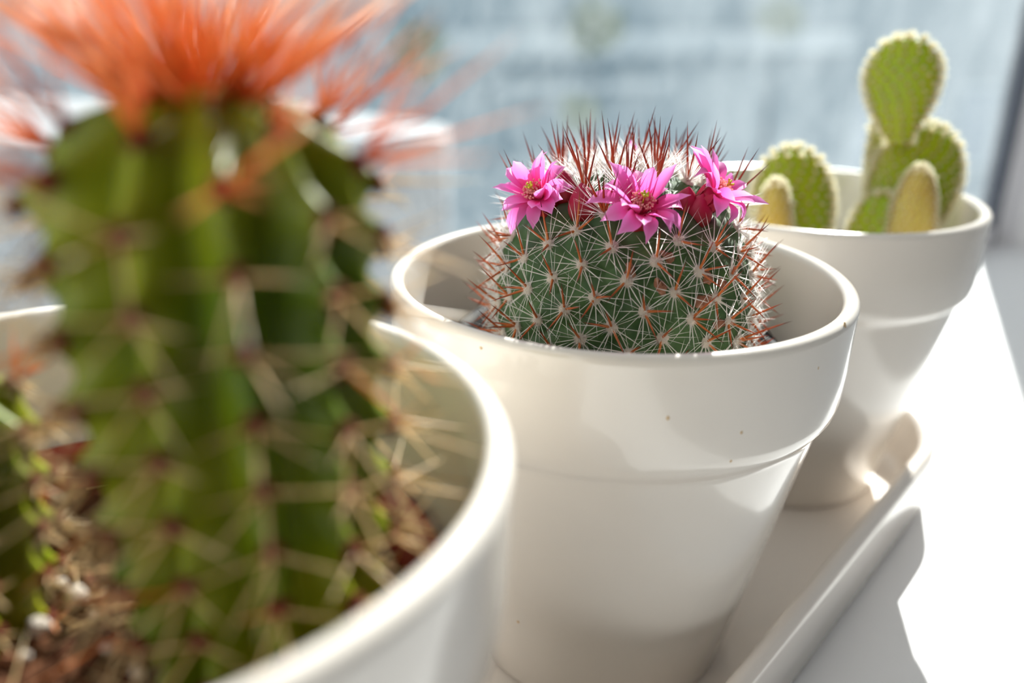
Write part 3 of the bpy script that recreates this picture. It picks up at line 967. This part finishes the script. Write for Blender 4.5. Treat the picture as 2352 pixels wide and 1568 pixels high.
# ------------------------------------------------------------------ the padded cacti (farthest pot)
def pad(root, rb, base_px, tip_px, d0, d1, hw, th, turn, m_, name='pad', dens=0.046, shape=0.62, fuzz=0.046, foot=0.42):
    p0 = at_depth(base_px[0], base_px[1], d0); p1 = at_depth(tip_px[0], tip_px[1], d1)
    ax = p1 - p0; L = ax.length; ax.normalize()
    face = (CAM - (p0 + p1) / 2); face -= ax * face.dot(ax); face.normalize()
    face = Matrix.Rotation(turn, 3, ax) @ face
    side = ax.cross(face)
    def w(s):
        # obovate: narrow foot, widest at `shape`
        if s < shape:
            e = s / shape
            return foot + (1 - foot) * math.sin(PI / 2 * e) ** 1.2
        e = (s - shape) / (1 - shape)
        return math.sqrt(max(0.0, 1 - e * e))
    n, seg = 40, 40
    vs, fs = [], []
    def pt(s, a, off=0.0):
        ww = w(s)
        x = hw * ww * math.cos(a); y = th * (0.5 + 0.5 * ww) * min(1, ww * 1.6) * math.sin(a)
        q = p0 + ax * (L * s) + side * x + face * y
        nr = (side * (math.cos(a) / max(hw, 1e-3)) + face * (math.sin(a) / max(th, 1e-3))).normalized()
        return q + nr * off, nr
    for i in range(n):
        s = 1 - (1 - i / (n - 1)) ** 1.6
        for k in range(seg):
            vs.append(pt(s, 2 * PI * k / seg)[0] - rb)
    fs = [(i * seg + k, i * seg + (k + 1) % seg, (i + 1) * seg + (k + 1) % seg, (i + 1) * seg + k) for i in range(n - 1) for k in range(seg)]
    b = MB(); b.add(vs, fs)
    o = b.build(name, m_, root)
    # glochid tufts in diagonal rows over the whole pad
    g = MB()
    rows_ = max(4, int(L / dens))
    for i in range(rows_ + 1):
        s = min(0.995, (i + 0.3) / rows_)
        ww = w(s)
        per = 2 * PI * math.sqrt(((hw * ww) ** 2 + (th) ** 2) / 2)
        m2 = max(5, int(per / (dens * 1.25)))
        slots = [2 * PI * (k + (0.5 if i % 2 else 0)) / m2 for k in range(m2)]
        if i > 1:
            slots += [-0.12, 0.16, PI - 0.14, PI + 0.12]           # the rim carries a closer row
        for a0 in slots:
            # spread evenly along the flat ellipse
            a = math.atan2(math.sin(a0) * (0.55 + 0.45 * abs(math.sin(a0))), math.cos(a0)) if hw > 2 * th else a0
            q, nr = pt(s, a, 0.0)
            nr = (nr + ax * (0.15 + 0.8 * max(0, (s - 0.85) / 0.15))).normalized()
            q -= rb
            blob(g, q, 0.013, 0.013, 0.011, nu=6, nv=4, t=0.02)
            for h_ in range(24):
                d = (nr + Vector((rnd.gauss(0, .38), rnd.gauss(0, .38), rnd.gauss(0, .38)))).normalized()
                hair(g, q, d, fuzz * rnd.uniform(0.6, 1.25) * (1 - 0.5 * abs(math.sin(a)) * (s < 0.9)), 0.0034, None, 0.10, 1.0)
    go = g.build('glochids', M_glochid, o); go['kind'] = 'stuff'
    return o

b3 = Vector((PX[2] + 0.10, -0.28, 1.49))
r3 = tag(empty('bunny_ear_cactus', b3), 'tall padded cactus with gold dotted flat pads stacked two high, at the right', 'cactus')
pad(r3, b3, (2010, 640), (2152, 288), 5.50, 5.52, 0.255, 0.085, 0.25, M_pad, shape=0.66)
pad(r3, b3, (2066, 335), (2076, 86), 5.40, 5.42, 0.205, 0.07, -0.12, M_pad, shape=0.64, foot=0.24)
pad(r3, b3, (1998, 560), (2022, 272), 5.66, 5.70, 0.13, 0.05, 1.25, M_pad, shape=0.6)
pad(r3, b3, (2072, 640), (2116, 384), 5.22, 5.25, 0.125, 0.095, 0.2, M_youngpad, 'young_pad', dens=0.034, shape=0.35, fuzz=0.034)
pad(r3, b3, (1985, 650), (2028, 446), 5.32, 5.36, 0.150, 0.06, -0.3, M_pad, shape=0.55)
b3b = Vector((PX[2] - 0.10, 0.02, 1.49))
r3b = tag(empty('bunny_ear_cactus', b3b), 'short padded cactus with one round dotted pad, left in the farthest pot', 'cactus')
pad(r3b, b3b, (1822, 680), (1820, 338), 5.34, 5.38, 0.225, 0.085, 0.15, M_pad, shape=0.62)
pad(r3b, b3b, (1768, 660), (1784, 415), 5.10, 5.14, 0.095, 0.08, 0.1, M_youngpad, 'young_pad', dens=0.034, shape=0.4, fuzz=0.034)
